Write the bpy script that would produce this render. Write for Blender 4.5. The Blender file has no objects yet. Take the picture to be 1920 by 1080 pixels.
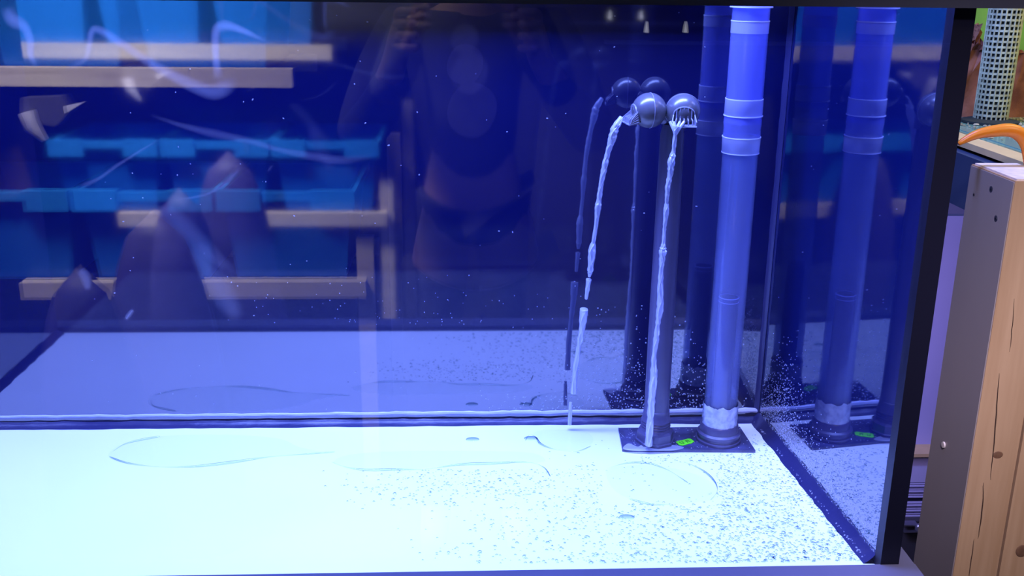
import bpy, bmesh, math, random
from mathutils import Vector, Matrix

random.seed(7)
S = bpy.context.scene
C = S.collection
PI = math.pi

# ------------------------------------------------------------------ camera
CAM = Vector((-0.45631, -0.98127, 0.63109))
YAW, PITCH, ROLL, FPX = 0.047902, 0.302499, 0.011192, 1926.89
fwd = Vector((math.sin(YAW)*math.cos(PITCH), math.cos(YAW)*math.cos(PITCH), -math.sin(PITCH)))
rt0 = Vector((math.cos(YAW), -math.sin(YAW), 0)); up0 = rt0.cross(fwd)
rt = math.cos(ROLL)*rt0 + math.sin(ROLL)*up0
up = -math.sin(ROLL)*rt0 + math.cos(ROLL)*up0
EYE = Vector((-0.45631, -0.98127, 0.63109))      # survey point the places below were measured from
cd = bpy.data.cameras.new('camera'); cam = bpy.data.objects.new('camera', cd); C.objects.link(cam)
cam.matrix_world = Matrix(((rt.x, up.x, -fwd.x, CAM.x), (rt.y, up.y, -fwd.y, CAM.y), (rt.z, up.z, -fwd.z, CAM.z), (0, 0, 0, 1)))
cd.sensor_width = 36; cd.lens = FPX/1920*36; cd.clip_start = 0.02; cd.clip_end = 50
S.camera = cam

def at(px, py, axis, val):
    """the place where the sight line of a photo point meets the plane axis = val"""
    v = fwd + rt*((px-960)/FPX) - up*((py-540)/FPX)
    return EYE + v*((val-EYE[axis])/v[axis])

# ------------------------------------------------------------------ world, lights, exposure
w = bpy.data.worlds.new('world'); S.world = w; w.use_nodes = True
w.node_tree.nodes['Background'].inputs[0].default_value = (0.75, 0.72, 0.9, 1)
w.node_tree.nodes['Background'].inputs[1].default_value = 0.045
vs = S.view_settings
vs.view_transform = 'Standard'; vs.look = 'None'; vs.gamma = 1; vs.exposure = 0; vs.use_curve_mapping = False

def area(name, loc, target, size, size_y, power, color, spread=180):
    l = bpy.data.lights.new(name, 'AREA'); l.shape = 'RECTANGLE'; l.size = size; l.size_y = size_y
    l.energy = power; l.color = color; l.spread = math.radians(spread)
    o = bpy.data.objects.new(name, l); C.objects.link(o); o.location = loc
    o.rotation_euler = (Vector(target)-Vector(loc)).to_track_quat('-Z', 'Y').to_euler()
    return o
BLUE = (0.19, 0.275, 1.0)
area('tank_lamp_main', (-0.66, 0.19, 1.08), (-0.66, 0.15, 0), 0.8, 0.14, 37, BLUE, 150)
area('tank_lamp_side', (-0.14, 0.19, 1.08), (-0.14, 0.15, 0), 0.3, 0.14, 11, BLUE, 150)
area('room_lamp', (1.0, -0.9, 1.5), (0.28, 0.1, 0.15), 0.3, 0.3, 0.62, (1, 0.88, 0.72), 42)
area('shelf_lamp', (-1.75, -1.0, 1.75), (-1.45, -1.75, 0.2), 0.8, 0.25, 54, (1, 0.97, 0.93), 80)
area('cabinet_lamp', (0.15, 0.85, -0.1), (0.6, 1.15, -0.12), 0.2, 0.4, 3.5, (0.45, 0.36, 1.0), 175)
area('post_fill', (-0.28, -0.95, 1.15), (0.12, 0.12, 0.15), 0.15, 0.15, 0.7, (0.75, 0.68, 1.0), 28)  # added fill with no real fixture, brightens the post's left face
area('display_tank_lamp', (0.55, 0.25, 1.0), (0.42, 0.62, 0.48), 0.4, 0.2, 2.3, (1, 0.84, 0.5), 150)

# ------------------------------------------------------------------ materials
def rgb(r, g, b):
    f = lambda c: ((c/255)/12.92 if c/255 <= 0.04045 else ((c/255+0.055)/1.055)**2.4)
    return (f(r), f(g), f(b), 1)
def nmat(name):
    m = bpy.data.materials.new(name); m.use_nodes = True
    nt = m.node_tree; b = nt.nodes['Principled BSDF']; return m, nt, b
def pm(name, col, rough=0.5, metal=0.0, spec=0.5, var=0.0, scale=20.0, bump=0.0, stretch=(1, 1, 1), coat=0.0, trans=0.0, ior=1.5, sss=0.0):
    m, nt, b = nmat(name)
    b.inputs['Base Color'].default_value = (*col[:3], 1)
    b.inputs['Roughness'].default_value = rough; b.inputs['Metallic'].default_value = metal
    b.inputs['Specular IOR Level'].default_value = spec; b.inputs['Coat Weight'].default_value = coat
    b.inputs['Transmission Weight'].default_value = trans; b.inputs['IOR'].default_value = ior
    if sss:
        b.inputs['Subsurface Weight'].default_value = sss; b.inputs['Subsurface Scale'].default_value = 0.01
    if var or bump:
        tc = nt.nodes.new('ShaderNodeTexCoord'); mp = nt.nodes.new('ShaderNodeMapping')
        mp.inputs['Scale'].default_value = stretch
        nz = nt.nodes.new('ShaderNodeTexNoise'); nz.inputs['Scale'].default_value = scale; nz.inputs['Detail'].default_value = 6
        nt.links.new(tc.outputs['Object'], mp.inputs[0]); nt.links.new(mp.outputs[0], nz.inputs['Vector'])
        if var:
            cr = nt.nodes.new('ShaderNodeValToRGB')
            cr.color_ramp.elements[0].position = 0.3; cr.color_ramp.elements[1].position = 0.7
            cr.color_ramp.elements[0].color = (*[c*(1-var) for c in col[:3]], 1)
            cr.color_ramp.elements[1].color = (*[min(1, c*(1+var)) for c in col[:3]], 1)
            nt.links.new(nz.outputs['Fac'], cr.inputs[0]); nt.links.new(cr.outputs[0], b.inputs['Base Color'])
        if bump:
            bp = nt.nodes.new('ShaderNodeBump'); bp.inputs['Strength'].default_value = bump; bp.inputs['Distance'].default_value = 0.002
            nt.links.new(nz.outputs['Fac'], bp.inputs['Height']); nt.links.new(bp.outputs[0], b.inputs['Normal'])
    return m

def mirror_panel(name, col, base_fac, rough, wavy=0.0):
    """polished sheet: diffuse body plus a clear reflection that grows at grazing angles"""
    m, nt, b = nmat(name); nt.nodes.remove(b)
    out = nt.nodes['Material Output']
    d = nt.nodes.new('ShaderNodeBsdfDiffuse')
    nz = nt.nodes.new('ShaderNodeTexNoise'); nz.inputs['Scale'].default_value = 3; nz.inputs['Detail'].default_value = 2
    cr = nt.nodes.new('ShaderNodeValToRGB')
    cr.color_ramp.elements[0].position = 0.35; cr.color_ramp.elements[1].position = 0.7
    cr.color_ramp.elements[0].color = (*[c*0.85 for c in col], 1); cr.color_ramp.elements[1].color = (*[c*1.15 for c in col], 1)
    tc = nt.nodes.new('ShaderNodeTexCoord'); nt.links.new(tc.outputs['Object'], nz.inputs['Vector'])
    nt.links.new(nz.outputs['Fac'], cr.inputs[0]); nt.links.new(cr.outputs[0], d.inputs['Color'])
    g = nt.nodes.new('ShaderNodeBsdfGlossy'); g.inputs['Roughness'].default_value = rough
    if wavy:
        bp = nt.nodes.new('ShaderNodeBump'); bp.inputs['Strength'].default_value = wavy; bp.inputs['Distance'].default_value = 0.001
        nt.links.new(nz.outputs['Fac'], bp.inputs['Height']); nt.links.new(bp.outputs[0], g.inputs['Normal'])
    fr = nt.nodes.new('ShaderNodeFresnel'); fr.inputs[0].default_value = 1.5
    ad = nt.nodes.new('ShaderNodeMath'); ad.operation = 'ADD'; ad.inputs[1].default_value = base_fac; ad.use_clamp = True
    mx = nt.nodes.new('ShaderNodeMixShader')
    nt.links.new(fr.outputs[0], ad.inputs[0]); nt.links.new(ad.outputs[0], mx.inputs[0])
    nt.links.new(d.outputs[0], mx.inputs[1]); nt.links.new(g.outputs[0], mx.inputs[2]); nt.links.new(mx.outputs[0], out.inputs[0])
    return m

def clear(name, tint=(1, 1, 1), ior=1.5, rough=0.0, body=0.0, body_col=(0.8, 0.85, 1), add=0.0, attr=None):
    """thin clear sheet: see-through, with a Fresnel reflection and an optional milky body"""
    m, nt, b = nmat(name); nt.nodes.remove(b); out = nt.nodes['Material Output']
    t = nt.nodes.new('ShaderNodeBsdfTransparent'); t.inputs[0].default_value = (*tint, 1)
    g = nt.nodes.new('ShaderNodeBsdfGlossy'); g.inputs['Roughness'].default_value = rough
    fr = nt.nodes.new('ShaderNodeFresnel')
    # the sheet does not bend light, so both of its faces reflect alike
    ge = nt.nodes.new('ShaderNodeNewGeometry'); mi = nt.nodes.new('ShaderNodeMix'); mi.data_type = 'FLOAT'
    mi.inputs[2].default_value = ior; mi.inputs[3].default_value = 1/ior
    nt.links.new(ge.outputs['Backfacing'], mi.inputs[0]); nt.links.new(mi.outputs[0], fr.inputs[0])
    last = t
    if body or attr:
        d = nt.nodes.new('ShaderNodeBsdfDiffuse'); d.inputs[0].default_value = (*body_col, 1)
        tr = nt.nodes.new('ShaderNodeBsdfTranslucent'); tr.inputs[0].default_value = (*body_col, 1)
        dt = nt.nodes.new('ShaderNodeMixShader'); dt.inputs[0].default_value = 0.5
        nt.links.new(d.outputs[0], dt.inputs[1]); nt.links.new(tr.outputs[0], dt.inputs[2])
        mb = nt.nodes.new('ShaderNodeMixShader'); mb.inputs[0].default_value = body
        if attr:
            a = nt.nodes.new('ShaderNodeAttribute'); a.attribute_name = attr
            mu = nt.nodes.new('ShaderNodeMath'); mu.operation = 'MULTIPLY'; mu.inputs[1].default_value = body*0.8
            nt.links.new(a.outputs['Fac'], mu.inputs[0]); nt.links.new(mu.outputs[0], mb.inputs[0])
        nt.links.new(t.outputs[0], mb.inputs[1]); nt.links.new(dt.outputs[0], mb.inputs[2]); last = mb
    if attr:
        nt.links.new(last.outputs[0], out.inputs[0]); return m
    mx = nt.nodes.new('ShaderNodeMixShader')
    fac = fr.outputs[0]
    if add:
        ad = nt.nodes.new('ShaderNodeMath'); ad.operation = 'ADD'; ad.inputs[1].default_value = add
        nt.links.new(fac, ad.inputs[0]); fac = ad.outputs[0]
    nt.links.new(fac, mx.inputs[0]); nt.links.new(last.outputs[0], mx.inputs[1]); nt.links.new(g.outputs[0], mx.inputs[2])
    nt.links.new(mx.outputs[0], out.inputs[0]); return m

def wood(name, c1, c2, axis='Z', scale=1.0, rough=0.6, rings=True):
    m, nt, b = nmat(name)
    tc = nt.nodes.new('ShaderNodeTexCoord'); mp = nt.nodes.new('ShaderNodeMapping')
    st = {'X': (1.5, 22, 22), 'Y': (22, 1.5, 22), 'Z': (22, 22, 1.5)}[axis]
    mp.inputs['Scale'].default_value = [s*scale for s in st]
    nz = nt.nodes.new('ShaderNodeTexNoise'); nz.inputs['Scale'].default_value = 1.6; nz.inputs['Detail'].default_value = 8; nz.inputs['Distortion'].default_value = 0.6
    n2 = nt.nodes.new('ShaderNodeTexNoise'); n2.inputs['Scale'].default_value = 7; n2.inputs['Detail'].default_value = 4
    cr = nt.nodes.new('ShaderNodeValToRGB')
    cr.color_ramp.elements[0].position = 0.3; cr.color_ramp.elements[1].position = 0.68
    cr.color_ramp.elements[0].color = (*c1, 1); cr.color_ramp.elements[1].color = (*c2, 1)
    ad = nt.nodes.new('ShaderNodeMath'); ad.operation = 'ADD'
    mu = nt.nodes.new('ShaderNodeMath'); mu.operation = 'MULTIPLY_ADD'; mu.inputs[1].default_value = 0.3; mu.inputs[2].default_value = -0.15
    nt.links.new(tc.outputs['Object'], mp.inputs[0]); nt.links.new(mp.outputs[0], nz.inputs['Vector']); nt.links.new(mp.outputs[0], n2.inputs['Vector'])
    nt.links.new(n2.outputs['Fac'], mu.inputs[0]); nt.links.new(nz.outputs['Fac'], ad.inputs[0]); nt.links.new(mu.outputs[0], ad.inputs[1])
    nt.links.new(ad.outputs[0], cr.inputs[0]); nt.links.new(cr.outputs[0], b.inputs['Base Color'])
    bp = nt.nodes.new('ShaderNodeBump'); bp.inputs['Strength'].default_value = 0.12; bp.inputs['Distance'].default_value = 0.002
    nt.links.new(nz.outputs['Fac'], bp.inputs['Height']); nt.links.new(bp.outputs[0], b.inputs['Normal'])
    b.inputs['Roughness'].default_value = rough
    return m

M = {}
M['white_base'] = pm('white_base', (0.86, 0.9, 0.9), 0.35, spec=0.3, var=0.02, scale=4)
M['back'] = mirror_panel('polished_navy_panel', (0.003, 0.005, 0.062), 0.21, 0.04, 0)
M['side'] = mirror_panel('polished_dark_glass', (0.003, 0.006, 0.06), 0.25, 0.03, 0)
M['glass'] = clear('front_glass', (0.97, 0.98, 1), 1.6)
M['wet_glass'] = clear('wet_glass', (0.97, 1, 0.97), 1.08)
M['side_lit'] = pm('lit_timber_side', (0.33, 0.275, 0.25), 0.4, var=0.15, scale=3, stretch=(1, 1, 0.3))  # lilac-grey spill light on the post's side, put into the colour
M['silicone'] = pm('black_silicone', (0.02, 0.02, 0.075), 0.3, spec=0.6, bump=0.3, scale=60)
M['black_edge'] = pm('black_edge', (0.006, 0.006, 0.016), 0.45, spec=0.3)
M['seam_highlight'] = pm('pale_highlight', (0.5, 0.52, 0.75), 0.2, spec=0.8, bump=0.8, scale=90, stretch=(0.3, 1, 1))  # highlight along the back seam, put into the colour
M['frame'] = pm('grey_frame', (0.17, 0.165, 0.26), 0.45, var=0.05, scale=10)
M['frame_dark'] = pm('dark_frame', (0.055, 0.055, 0.075), 0.5)
M['pipe_clear'] = clear('frosted_clear_pvc', (0.8, 0.83, 1), 1.45, 0.12, body=0.38, body_col=(0.42, 0.46, 1.0))
M['pipe_low'] = clear('clear_pvc', (0.8, 0.84, 1), 1.5, 0.06, body=0.24, body_col=(0.55, 0.63, 1.0))
M['pipe_band'] = clear('frosted_band', (0.9, 0.9, 1), 1.45, 0.2, body=0.62, body_col=(0.8, 0.82, 1))
M['pipe_ring'] = pm('pale_rim', (0.7, 0.72, 1), 0.25, spec=0.7)
M['glue'] = pm('glue_smear', (0.5, 0.55, 0.8), 0.2, spec=0.9, bump=1.0, scale=70, var=0.4)
M['inner_tube'] = pm('blue_grey_tube', (0.03, 0.04, 0.16), 0.3, spec=0.6)
M['pipe_grey'] = pm('dark_grey_pvc', (0.075, 0.07, 0.14), 0.32, spec=0.6, var=0.08, scale=15)
M['ball'] = pm('grey_nozzle_plastic', (0.1, 0.1, 0.125), 0.27, spec=0.8)
M['ball_light'] = pm('light_nozzle_rib', (0.26, 0.26, 0.36), 0.3, spec=0.8)
M['black'] = pm('black_plastic', (0.008, 0.008, 0.015), 0.4)
M['plate'] = pm('dark_plate', (0.06, 0.06, 0.13), 0.25, spec=0.7, var=0.35, scale=55, bump=0.4)
M['green'] = pm('fluorescent_green', (0.16, 0.95, 0.01), 0.6)
M['green_ink'] = pm('green_ink', (0.04, 0.3, 0.01), 0.6)
M['water'] = clear('water_jet', (0.8, 0.82, 1), 1.33, 0.08, body=0.8, body_col=(0.82, 0.84, 1.0), add=0.06)
M['foam'] = pm('water_foam', (0.6, 0.62, 0.8), 0.15, spec=1.0)
M['film'] = clear('water_film', (0.985, 1, 1), 1.2, 0.02)
M['rim'] = clear('water_rim', (0.8, 0.86, 0.86), 1.2, 0.05)
def edge_drop(name):
    """clear droplet: see-through where it faces you, darkening where its skin turns away"""
    m, nt, b = nmat(name); nt.nodes.remove(b); out = nt.nodes['Material Output']
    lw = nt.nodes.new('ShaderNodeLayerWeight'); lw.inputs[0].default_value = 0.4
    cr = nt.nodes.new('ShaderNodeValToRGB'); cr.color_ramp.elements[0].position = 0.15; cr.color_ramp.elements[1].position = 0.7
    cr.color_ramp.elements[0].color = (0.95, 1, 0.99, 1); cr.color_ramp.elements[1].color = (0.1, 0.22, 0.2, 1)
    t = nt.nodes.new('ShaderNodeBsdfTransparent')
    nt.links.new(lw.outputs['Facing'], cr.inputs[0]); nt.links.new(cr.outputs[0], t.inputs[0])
    g = nt.nodes.new('ShaderNodeBsdfGlossy'); g.inputs['Roughness'].default_value = 0.05
    mx = nt.nodes.new('ShaderNodeMixShader'); mx.inputs[0].default_value = 0.04
    nt.links.new(t.outputs[0], mx.inputs[1]); nt.links.new(g.outputs[0], mx.inputs[2]); nt.links.new(mx.outputs[0], out.inputs[0]); return m
M['drop'] = edge_drop('water_drop')
M['spray'] = clear('spray_drop', (0.9, 0.92, 1), 1.6, 0.1, body=0.55, body_col=(0.85, 0.88, 1))
M['mark'] = clear('glass_mark', body=0.5, body_col=(0.85, 0.85, 0.95), attr='soft')
M['timber'] = wood('pine_timber', (0.40, 0.235, 0.115), (0.52, 0.33, 0.18), 'Z')
M['timber_end'] = pm('sawn_end_grain', (0.72, 0.6, 0.5), 0.8, var=0.15, scale=80)
M['crack'] = pm('dark_crack', (0.05, 0.022, 0.01), 0.9)
M['knot'] = pm('pine_knot', (0.16, 0.075, 0.035), 0.7, var=0.3, scale=90)
M['steel'] = pm('steel', (0.5, 0.5, 0.55), 0.3, metal=0.9)
M['plank'] = wood('pale_plank', (0.5, 0.4, 0.3), (0.68, 0.57, 0.43), 'X')
M['bin'] = pm('blue_bin', (0.008, 0.14, 0.6), 0.4, spec=0.5)
M['bin_rim'] = pm('blue_bin_rim', (0.02, 0.24, 0.75), 0.35)
M['wall'] = pm('lilac_wall', (0.45, 0.42, 0.6), 0.8, var=0.06, scale=3)
M['wall_dark'] = pm('dark_room_wall', (0.035, 0.035, 0.06), 0.8, var=0.2, scale=2)
M['floor'] = pm('room_floor', (0.05, 0.05, 0.06), 0.6, var=0.2, scale=5)
M['beam'] = pm('navy_beam', (0.03, 0.045, 0.085), 0.6, var=0.15, scale=8)
M['cream'] = pm('cream_rim', (0.72, 0.5, 0.2), 0.4, var=0.08, scale=25)
M['teal'] = pm('teal_edge', (0.16, 0.32, 0.26), 0.15, spec=0.8)
M['orange'] = pm('orange_plastic', (0.9, 0.27, 0.015), 0.35, spec=0.5, sss=0.2)
M['mesh'] = pm('grey_green_mesh', (0.46, 0.44, 0.26), 0.6, var=0.35, scale=120, bump=0.3)
M['mesh_inside'] = pm('mesh_inside', (0.02, 0.025, 0.02), 0.8)
M['slats'] = pm('lilac_slats', (0.6, 0.56, 0.68), 0.4, var=0.05, scale=10)
M['darkgrey'] = pm('dark_grey', (0.07, 0.065, 0.065), 0.5)

def algae_mat(name, c1, c2):
    m, nt, b = nmat(name)
    tc = nt.nodes.new('ShaderNodeTexCoord'); nz = nt.nodes.new('ShaderNodeTexNoise'); nz.inputs['Scale'].default_value = 28; nz.inputs['Detail'].default_value = 9
    cr = nt.nodes.new('ShaderNodeValToRGB'); cr.color_ramp.elements[0].position = 0.35; cr.color_ramp.elements[1].position = 0.65
    cr.color_ramp.elements[0].color = (*c1, 1); cr.color_ramp.elements[1].color = (*c2, 1)
    nt.links.new(tc.outputs['Object'], nz.inputs['Vector']); nt.links.new(nz.outputs['Fac'], cr.inputs[0]); nt.links.new(cr.outputs[0], b.inputs['Base Color'])
    bp = nt.nodes.new('ShaderNodeBump'); bp.inputs['Strength'].default_value = 0.8; bp.inputs['Distance'].default_value = 0.004
    nt.links.new(nz.outputs['Fac'], bp.inputs['Height']); nt.links.new(bp.outputs[0], b.inputs['Normal'])
    b.inputs['Roughness'].default_value = 0.8
    return m
M['algae'] = algae_mat('red_algae', (0.16, 0.04, 0.02), (0.42, 0.14, 0.07))
M['debris'] = algae_mat('gravel_debris', (0.2, 0.17, 0.1), (0.6, 0.52, 0.35))
M['green_wall'] = algae_mat('green_algae_wall', (0.13, 0.3, 0.03), (0.2, 0.42, 0.05))
M['green_wall'].node_tree.nodes['Noise Texture'].inputs['Scale'].default_value = 3

# ------------------------------------------------------------------ helpers
def link(name, me, mat, parent=None):
    o = bpy.data.objects.new(name, me); C.objects.link(o)
    if mat is not None: me.materials.append(mat)
    if parent is not None: o.parent = parent
    return o
def obj(name, bm, mat, parent=None, smooth=False, bevel=0.0):
    me = bpy.data.meshes.new(name)
    if bevel:
        bmesh.ops.bevel(bm, geom=[e for e in bm.edges if len(e.link_faces) == 2 and e.calc_face_angle(0) > 0.6], offset=bevel, segments=2, affect='EDGES')
    bmesh.ops.recalc_face_normals(bm, faces=bm.faces)
    bm.to_mesh(me); bm.free()
    if smooth:
        for p in me.polygons: p.use_smooth = True
        try: me.set_sharp_from_angle(angle=0.7)
        except Exception: pass
    return link(name, me, mat, parent)
def thing(name, label, cat, loc=(0, 0, 0), group=None):
    o = bpy.data.objects.new(name, None); C.objects.link(o); o.location = loc; o.empty_display_size = 0.05
    return tag(o, label, cat, group)
def tag(o, label, cat, group=None, kind=None):
    o['label'] = label; o['category'] = cat
    if group: o['group'] = group
    if kind: o['kind'] = kind
    return o
def struct(o): o['kind'] = 'structure'; return o
def box(bm, a, b):
    (x0, y0, z0), (x1, y1, z1) = a, b
    v = [bm.verts.new(p) for p in ((x0, y0, z0), (x1, y0, z0), (x1, y1, z0), (x0, y1, z0), (x0, y0, z1), (x1, y0, z1), (x1, y1, z1), (x0, y1, z1))]
    for f in ((0, 1, 2, 3), (4, 7, 6, 5), (0, 4, 5, 1), (1, 5, 6, 2), (2, 6, 7, 3), (3, 7, 4, 0)): bm.faces.new([v[i] for i in f])
def prism(bm, pts, vec):
    """polygon pts swept by vec"""
    vec = Vector(vec); a = [bm.verts.new(Vector(p)) for p in pts]; b = [bm.verts.new(Vector(p)+vec) for p in pts]
    n = len(pts); bm.faces.new(a); bm.faces.new(list(reversed(b)))
    for i in range(n): bm.faces.new((a[i], b[i], b[(i+1) % n], a[(i+1) % n]))
def frame_of(d):
    d = d.normalized(); a = Vector((0, 0, 1)) if abs(d.z) < 0.9 else Vector((1, 0, 0))
    u = d.cross(a).normalized(); return u, d.cross(u).normalized()
def tube(bm, pts, radii, n=16, caps=True, closed=False, flat=1.0):
    pts = [Vector(p) for p in pts]
    if not hasattr(radii, '__len__'): radii = [radii]*len(pts)
    rings = []
    pu = None
    for i, p in enumerate(pts):
        if closed: d = pts[(i+1) % len(pts)]-pts[i-1]
        else: d = pts[min(i+1, len(pts)-1)]-pts[max(i-1, 0)]
        d.normalize()
        if pu is None: u, v = frame_of(d)
        else:
            u = (pu - d*pu.dot(d)).normalized(); v = d.cross(u)
        pu = u
        rings.append([bm.verts.new(p+(u*math.cos(2*PI*k/n)+v*flat*math.sin(2*PI*k/n))*radii[i]) for k in range(n)])
    m = len(pts)
    for i in range(m if closed else m-1):
        a, b = rings[i], rings[(i+1) % m]
        for k in range(n): bm.faces.new((a[k], a[(k+1) % n], b[(k+1) % n], b[k]))
    if caps and not closed:
        bm.faces.new(rings[0]); bm.faces.new(list(reversed(rings[-1])))
def lathe(bm, prof, c=(0, 0, 0), n=40):
    """prof: (radius, z) list about a vertical axis at c"""
    c = Vector(c); rings = []
    for r, z in prof:
        if r < 1e-6: rings.append([bm.verts.new(c+Vector((0, 0, z)))])
        else: rings.append([bm.verts.new(c+Vector((r*math.cos(2*PI*k/n), r*math.sin(2*PI*k/n), z))) for k in range(n)])
    for a, b in zip(rings, rings[1:]):
        for k in range(n):
            j = (k+1) % n
            if len(a) == 1 and len(b) == 1: continue
            if len(a) == 1: bm.faces.new((a[0], b[j], b[k]))
            elif len(b) == 1: bm.faces.new((a[k], a[j], b[0]))
            else: bm.faces.new((a[k], a[j], b[j], b[k]))
def ball(bm, c, r, seg=32, rings=16, sq=(1, 1, 1)):
    bmesh.ops.create_uvsphere(bm, u_segments=seg, v_segments=rings, radius=1, matrix=Matrix.Translation(c) @ Matrix.Diagonal((r*sq[0], r*sq[1], r*sq[2], 1)))

# ------------------------------------------------------------------ large structure
D, W, H = 0.38914, 1.18072, 0.62            # tank depth, width, height
XB = -0.02698                                # the right pane stands slightly out of square
XR = lambda y: XB*y/D
FZ = -0.78                                   # room floor below the rack
bm = bmesh.new(); box(bm, (-3.2, -2.4, FZ-0.05), (1.8, 2.0, FZ)); struct(obj('floor', bm, M['floor']))
bm = bmesh.new(); box(bm, (-3.2, 1.95, FZ), (1.8, 2.0, 2.2)); struct(obj('wall_back', bm, M['wall']))
bm = bmesh.new(); box(bm, (-3.2, -2.4, FZ), (1.8, -2.35, 2.2)); struct(obj('wall_front', bm, M['wall_dark']))

# ------------------------------------------------------------------ the aquarium
aq = thing('aquarium', 'large empty glass aquarium with white base, glossy navy back and black edged right pane', 'aquarium', (-W/2, D/2, 0))
aq.location = (0, 0, 0)
T = 0.012
bm = bmesh.new(); prism(bm, [(-W, 0, -T), (0, 0, -T), (XB, D, -T), (-W, D, -T)], (0, 0, T)); obj('base_panel', bm, M['white_base'], aq)
bm = bmesh.new(); box(bm, (-W-T, D, -T), (XB+0.02, D+T, H)); obj('back_panel', bm, M['back'], aq)
bm = bmesh.new(); prism(bm, [(0, 0, -T), (T, 0, -T), (XB+T, D, -T), (XB, D, -T)], (0, 0, H+T)); obj('side_pane', bm, M['side'], aq)
bm = bmesh.new(); box(bm, (-W-T, 0, -T), (-W, D, H)); obj('side_pane', bm, M['side'], aq)
bm = bmesh.new(); box(bm, (-W-T, -T, -T), (0.0, 0, H)); obj('front_pane', bm, M['glass'], aq)
# black edging of the right front corner, the pane's cut edge
bm = bmesh.new(); box(bm, (-0.001, -T-0.0006, -T), (0.0195, 0.004, H)); obj('corner_edging', bm, M['black_edge'], aq, bevel=0.001)
# bottom and corner seams of silicone
def fillet(bm, a, b, n1, n2, w1, w2, seg=24, wob=0.0012):
    """bead between two walls meeting along ab, leaning w1 along n1 and w2 along n2"""
    a, b, n1, n2 = Vector(a), Vector(b), Vector(n1), Vector(n2); prev = None
    for i in range(seg+1):
        p = a.lerp(b, i/seg); k1 = w1+random.uniform(-wob, wob); k2 = w2+random.uniform(-wob, wob)
        r = [bm.verts.new(p), bm.verts.new(p+n1*k1), bm.verts.new(p+n1*k1*0.62+n2*k2*0.25), bm.verts.new(p+n1*k1*0.25+n2*k2*0.62), bm.verts.new(p+n2*k2)]
        if prev:
            for k in range(5): bm.faces.new((prev[k], prev[(k+1) % 5], r[(k+1) % 5], r[k]))
        prev = r
bm = bmesh.new(); fillet(bm, (-W, D, 0), (XB, D, 0), (0, -1, 0), (0, 0, 1), 0.016, 0.007, 60); obj('silicone_seam', bm, M['silicone'], aq, True)
bm = bmesh.new(); fillet(bm, (-0.0002, 0.003, 0), (XB, D, 0), (-1, 0, 0), (0, 0, 1), 0.014, 0.012, 40); obj('silicone_seam', bm, M['silicone'], aq, True)
bm = bmesh.new(); fillet(bm, (-W, 0.003, 0), (-W, D, 0), (1, 0, 0), (0, 0, 1), 0.012, 0.008, 20); obj('silicone_seam', bm, M['silicone'], aq, True)
bm = bmesh.new(); fillet(bm, (XB, D, 0), (XB, D, H-0.02), (-1, 0, 0), (0, -1, 0), 0.006, 0.006, 40, 0.0005); obj('silicone_seam', bm, M['silicone'], aq, True)
# reflected highlight just above the dark back seam, modelled as a pale bead
bm = bmesh.new(); n = 120
pts = [(-W+(W+XB)*i/n, D-0.0008, 0.0135+0.0011*math.sin(i*0.7)*random.random()) for i in range(n+1)]
tube(bm, pts, [0.0022+0.0018*min(1, i/n)*random.uniform(0.5, 1.4) for i in range(n+1)], 8, flat=1.0); obj('highlight_line', bm, M['seam_highlight'], aq, True)
# frames
bm = bmesh.new(); box(bm, (-W, D-0.03, 0.612), (XB, D-0.0002, 0.62)); obj('rear_brace', bm, M['frame_dark'], aq)
bm = bmesh.new(); box(bm, (-W-0.03, -0.045, -0.05), (0.038, -T-0.0002, 0.0085)); obj('bottom_frame', bm, M['frame'], aq, bevel=0.0015)
bm = bmesh.new(); box(bm, (0.0205, -T, -0.05), (0.038, D+0.03, 0.0075)); obj('bottom_frame', bm, M['frame'], aq, bevel=0.0015)
bm = bmesh.new(); box(bm, (-W-0.03, -T-0.018, 0.600), (0.055, -T-0.0008, 0.66)); obj('top_frame', bm, M['frame_dark'], aq, bevel=0.0015)
bm = bmesh.new(); box(bm, (-W-0.03, D+T, 0.60), (0.055, D+T+0.02, 0.66)); box(bm, (0.03, -T, 0.62), (0.055, D+T, 0.66)); obj('top_frame', bm, M['frame_dark'], aq)

# the rack the aquarium stands on
rk = thing('tank_stand', 'dark stand hidden under the large glass aquarium', 'stand', (0, 0, FZ))
bm = bmesh.new()
for x in (-1.16, -0.02):
    for y in (0.02, 0.34):
        bm = bmesh.new(); box(bm, (x-0.03, y-0.03, 0), (x+0.03, y+0.03, -FZ-0.09)); obj('leg', bm, M['darkgrey'], rk)
bm = bmesh.new(); box(bm, (-W-0.03, -0.04, -FZ-0.09), (0.038, D+0.03, -FZ-0.05)); obj('top_board', bm, M['darkgrey'], rk)
bm = bmesh.new(); box(bm, (-W-0.03, -T, -FZ-0.05), (0.02, D+0.03, -FZ-T)); obj('foam_mat', bm, M['black'], rk)

# ------------------------------------------------------------------ drain plate, standpipe, return pipe
bm = bmesh.new()
p = [at(1165, 845, 2, 0.004), at(1415, 851, 2, 0.004), at(1390, 807, 2, 0.004), at(1192, 807, 2, 0.004)]
x0, x1 = -0.242, -0.060; y0, y1 = 0.280, 0.354
prism(bm, [(x0, y0+0.006, 0), (x1, y0-0.002, 0), (x1-0.002, y1, 0), (x0+0.004, y1, 0)], (0, 0, 0.004))
tag(obj('drain_plate', bm, M['plate'], None, bevel=0.001), 'dark wet rectangular plate on the white base under the two pipes', 'plate')

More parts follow.
